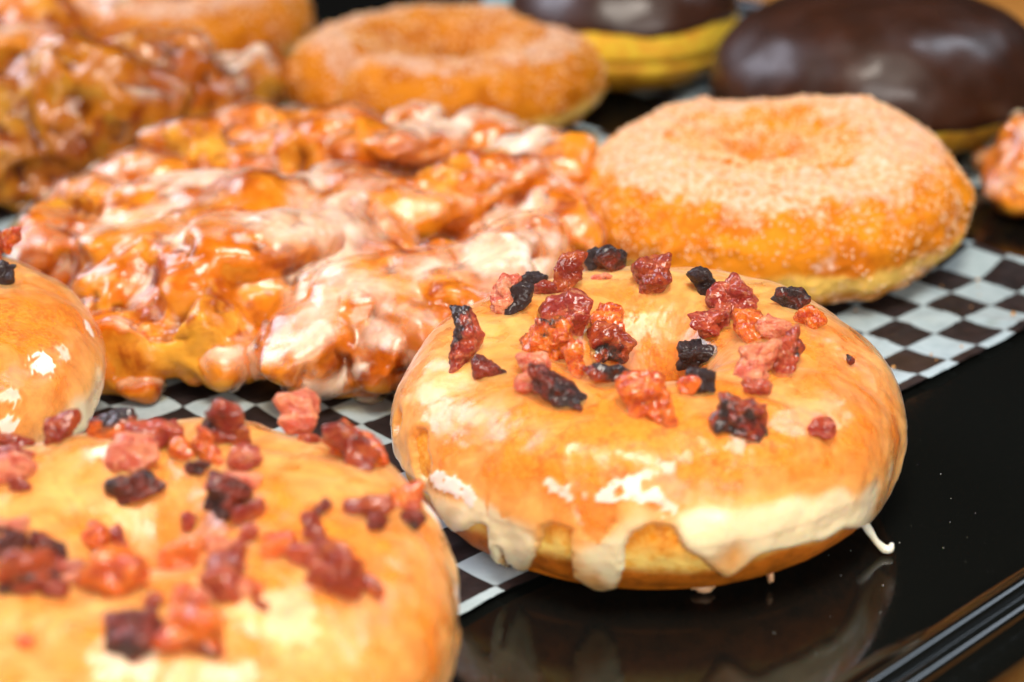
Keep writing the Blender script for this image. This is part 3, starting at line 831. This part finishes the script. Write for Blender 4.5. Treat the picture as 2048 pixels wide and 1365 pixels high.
# ------------------------------------------------------------------ chocolate iced filled doughnuts
def choc_bun(label, c, a, b, H, rot, seed, split=0., edge=-2):
    t_ = thing('chocolate_doughnut', label, 'doughnut', c, 'chocolate iced doughnuts')
    nu, nv = 220, 140
    u, v = np.meshgrid(np.linspace(-np.pi, np.pi, nu, endpoint=False), np.linspace(-np.pi/2, np.pi/2, nv), indexing='ij')
    def surf(u, v):
        cz = np.cos(v)**.72; s_ = np.sin(v)
        x = a*cz*np.cos(u); y = b*cz*np.sin(u)
        zc = H*.42; z = zc+np.where(s_ > 0, (H-zc), zc)*np.sign(s_)*np.abs(s_)**.95
        r_ = math.radians(rot)
        P = np.stack([x*math.cos(r_)-y*math.sin(r_), x*math.sin(r_)+y*math.cos(r_), z], -1)
        n = np.stack([cz*np.cos(u+r_), cz*np.sin(u+r_), s_], -1)
        d = .16*fbm(P+seed*9., .35, 3, seed)-split*np.exp(-((v+.22)/.07)**2)
        P = P+n*d[..., None]; P[..., 2] = np.maximum(P[..., 2], 0)
        return P+np.array(c)+np.array([0, 0, .1]), n
    P, N = surf(u, v)
    lev = np.sin(v)
    obj('dough', P.reshape(-1, 3), grid_faces(nu, nv, True, False), M_dough_dark, t_, {'level': lev*.4-.18})
    cu = np.stack([np.cos(u)*1.6, np.sin(u)*1.6, u*0], -1)
    e = math.radians(edge)+.10*fbm(cu, 1.2, 3, seed+2)
    s_ = (v-e)*2.
    q = np.clip(s_/.25, 0, 1)
    tt = np.where(s_ > 0, .11*np.sqrt(1-(1-q)**2)+.02*fbm(P, .8, 2, seed), -.05)
    V = P+N*tt[..., None]
    F = grid_faces(nu, nv, True, False); keep = (s_.ravel()[F] > -.15).all(1)
    V2, F2, A = prune(V.reshape(-1, 3), F, keep, {})
    obj('icing', V2, F2, M_choc, t_)
choc_bun('large chocolate iced doughnut at the top right behind the cinnamon sugar one', (9.9, 12.5, 0), 4.3, 3.8, 3.9, 0, 3, edge=-10)
choc_bun('smaller chocolate iced doughnut with a yellow side, back centre behind the sugared ring', (3.6, 18.9, 0), 3.4, 3.2, 3.9, 0, 6, split=.16, edge=12)

# ------------------------------------------------------------------ apple fritters
rs = np.random.RandomState(5)
L = []
def lump(px, py, z, rx, ry, rz, rot=0): L.append((at(px, py, z), (rx, ry, rz), math.radians(rot)))
# front row of knobs
lump(290, 690, .95, .95, .9, .85); lump(440, 690, 1.0, .9, .9, .8); lump(375, 640, 1.3, .9, .8, .8); lump(215, 610, 1.1, .7, .8, .8)
lump(625, 700, 1.1, 1.05, .9, .95); lump(740, 700, 1.05, .9, .9, .85); lump(845, 680, 1.2, .9, .8, .9); lump(770, 610, 1.7, 1.4, .9, .8, 10); lump(930, 640, 1.4, 1.0, .9, .9)
# ridges
lump(500, 520, 1.9, 1.8, 1.0, .75, 8); lump(330, 560, 1.4, 1.5, .9, .8, 20); lump(230, 520, 1.3, 1.0, 1.0, .7); lump(120, 500, 1.2, 1.0, 1.2, .9, 40)
lump(640, 610, 1.3, .9, .8, .7); lump(900, 560, 1.9, 1.3, .9, .75, -12); lump(1050, 540, 1.7, 1.15, .95, 1.0); lump(1110, 480, 1.6, .8, 1., .9)
lump(380, 430, 1.7, 1.4, 1.0, .75, 15); lump(560, 420, 1.9, 1.5, 1.1, .6, -5); lump(180, 440, 1.2, .9, 1.0, .8, 30); lump(720, 400, 1.9, 1.5, 1.2, .7, 5); lump(700, 480, 1.7, 1.3, .9, .7)
lump(880, 400, 1.8, 1.2, 1., .7, 20); lump(840, 290, 2.2, 1.1, .6, .55, 25); lump(1000, 370, 1.9, 1.2, .9, .8); lump(1090, 330, 2.1, 1.1, .9, .9, -20); lump(1100, 400, 1.5, .9, 1., .9)
lump(700, 290, 2.1, 1.3, .8, .6, 10); lump(560, 320, 1.8, 1.3, .8, .6, -10); lump(450, 350, 1.6, 1.3, .8, .6); lump(830, 240, 2.5, .8, .35, .35, 28); lump(620, 250, 2.0, 1.1, .5, .5, 10); lump(950, 280, 2.0, .9, .7, .6)
for q in ((400, 300, 1.8, 1.3, .7, .6), (490, 275, 1.9, 1.2, .6, .6), (570, 265, 2.0, 1.2, .7, .6), (680, 255, 2.1, 1.1, .6, .6), (320, 370, 1.6, 1.3, .8, .7)): lump(*q)
L.append((at(430, 490, 1.7), (2.3, 1.2, .7), .1)); L.append((at(730, 430, 1.8), (2.5, 1.1, .6), -.1)); L.append((at(470, 560, 1.5), (2.0, .9, .8), .15))
for px, py in ((300, 600), (500, 620), (700, 600), (900, 600), (400, 500), (600, 500), (800, 500), (1000, 480), (300, 480), (500, 420), (700, 400), (900, 400), (620, 340), (800, 330), (1000, 350), (200, 540)):
    L.append((at(px, py, .85), (1.5, 1.3, .95), 0))
fr, FV = fritter('apple_fritter', 'wide lumpy apple fritter under white glaze in the middle of the tray', L, .075, 3, at(600, 520, 0), gl0=.24,
   drips=[(450, 738, .75, .42, .42), (622, 752, .8, .52, .46), (808, 745, .75, .30, .46), (395, 740, .6, .3, .35), (735, 770, .4, .3, .25), (285, 770, .4, .4, .3), (530, 730, .8, .3, .4), (210, 720, .8, .4, .5)])
L = []
lump(200, 190, 2.4, 2.0, 1.2, 1.5, 12); lump(120, 240, 1.9, 1.5, 1.2, 1.4); lump(300, 170, 2.2, 1.8, 1.2, 1.4, -10); lump(390, 200, 1.8, 1.0, 1.1, 1.3); lump(445, 190, 1.7, 1.0, .9, 1.0)
lump(530, 140, 2.2, .62, .7, .62); lump(500, 190, 1.4, .9, .9, .9); lump(60, 300, 1.2, 1.2, 1.2, 1.0); lump(-40, 260, 1.9, 1.5, 1.2, 1.2); lump(200, 290, 1.0, 1.8, 1.2, .9); lump(320, 260, 1.1, 1.4, 1.1, 1.0)
lump(20, 350, .8, 1.2, 1.0, .7); lump(-60, 330, 1.2, 1.4, 1.2, 1.0); lump(130, 340, .7, 1.1, .9, .6)
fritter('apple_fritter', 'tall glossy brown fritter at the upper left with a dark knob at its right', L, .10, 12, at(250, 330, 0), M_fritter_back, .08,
   drips=[(420, 290, .7, .35, .6), (90, 392, .4, .32, .25), (40, 412, .2, .3, .2), (345, 290, .5, .3, .5)])
L = []
lump(80, 60, 2.2, 1.8, 1.2, 1.2, 15); lump(20, 130, 1.8, 1.8, 1.3, 1.2); lump(130, 120, 1.4, 1.4, 1.2, 1.0); lump(-60, 80, 2.0, 2.0, 1.4, 1.2); lump(60, 190, 1.0, 1.6, 1.2, .9); lump(170, 40, 1.8, 1.4, 1.2, 1.0); lump(-50, 170, 1.1, 1.6, 1.2, 1.0)
fritter('apple_fritter', 'yellowish fritter in the top left corner, partly hidden by the glossy brown one', L, .13, 23, at(60, 200, 0), M_fritter, -.1)
L = []
lump(300, 40, 2.0, 1.5, 1.2, 1.2, 10); lump(260, 70, 1.4, 1.2, 1.1, 1.0); lump(360, 50, 1.6, 1.0, 1.1, 1.1); lump(330, -20, 2.0, 1.6, 1.2, 1.2); lump(230, 10, 1.6, 1.4, 1.2, 1.1)
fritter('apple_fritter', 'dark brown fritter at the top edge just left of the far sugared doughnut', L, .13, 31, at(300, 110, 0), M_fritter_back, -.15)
L = []
lump(2060, 320, 1.2, 1.0, 1.2, .9); lump(2110, 350, 1.0, 1.4, 1.3, 1.0); lump(2040, 370, .6, .8, .9, .55); lump(2150, 300, 1.2, 1.4, 1.4, 1.0)
fritter('apple_fritter', 'piece of glazed fritter at the right edge below the large chocolate doughnut', L, .11, 41, at(2090, 400, 0), M_fritter, .05, drips=[(2034, 245, 1.5, .22, .26), (1968, 318, .4, .3, .25), (2035, 372, .4, .4, .35)])

# ------------------------------------------------------------------ small things
V, F = [], []
nap = thing('napkin', 'pale blue crumpled napkin corner behind the sugared ring at the top edge', 'napkin', (.55, 21.3, 0))
I, J = np.meshgrid(np.linspace(0, 1, 30), np.linspace(0, 1, 30), indexing='ij')
p0 = np.array([.55, 19.5, 0])
Q = np.stack([p0[0]+(I-.5)*2.3+.3*(J-.5), p0[1]+1.8+.8*np.sin(I*5)*.3+J*.4, .0+J*4.4], -1); Q = Q+.25*fbm(Q, .9, 3, 2)[..., None]
Q2 = Q+np.array([0, .08, 0])
VV = np.concatenate([Q.reshape(-1, 3), Q2.reshape(-1, 3)]); f1 = grid_faces(30, 30, False, False)
obj('folded_sheet', VV, np.concatenate([f1, f1[:, ::-1]+900]), M_blue, nap)

rs = np.random.RandomState(77)
def crumbs(name, n, region, size, mat, label, cat):
    V0, F0 = ICO[2]; Vs, Fs, k = [], [], 0
    while k < n:
        px, py = rs.uniform(region[0], region[2]), rs.uniform(region[1], region[3])
        c = at(px, py, 0); s_ = size*rs.lognormal(0, .5)
        gi, gj = (math.cos(TH)*(c[0]-OX)+math.sin(TH)*(c[1]-OY)), (-math.sin(TH)*(c[0]-OX)+math.cos(TH)*(c[1]-OY))
        if gj < -4.8 or (name == 'pastry_crumbs' and gj < .1): continue
        z = .1 if gj > -.2 and gi < 6.2 else 0
        Vs.append(V0*s_*rs.uniform(.6, 1.3, 3)*(1+.4*noise(V0*1.2+k, 1, k))[:, None]+c+np.array([0, 0, z+s_*.6])); Fs.append(F0+len(V0)*k); k += 1
    o = obj(name, np.concatenate(Vs), np.concatenate(Fs), mat, None, kind='stuff', smooth=False)
    tag(o, label, cat)
M_crumb = mat_plain('icing_crumb', (.80, .74, .68), .5, sss=.3, sscale=.05)
M_crumb2 = mat_plain('pastry_crumb', (.62, .30, .08), .6)
crumbs('icing_crumbs', 30, (1500, 900, 2048, 1365), .0055, M_crumb, 'tiny white icing crumbs scattered on the bare black tray', 'crumbs')
crumbs('pastry_crumbs', 40, (1150, 560, 2048, 800), .03, M_crumb2, 'small brown pastry crumbs on the chequered paper', 'crumbs')
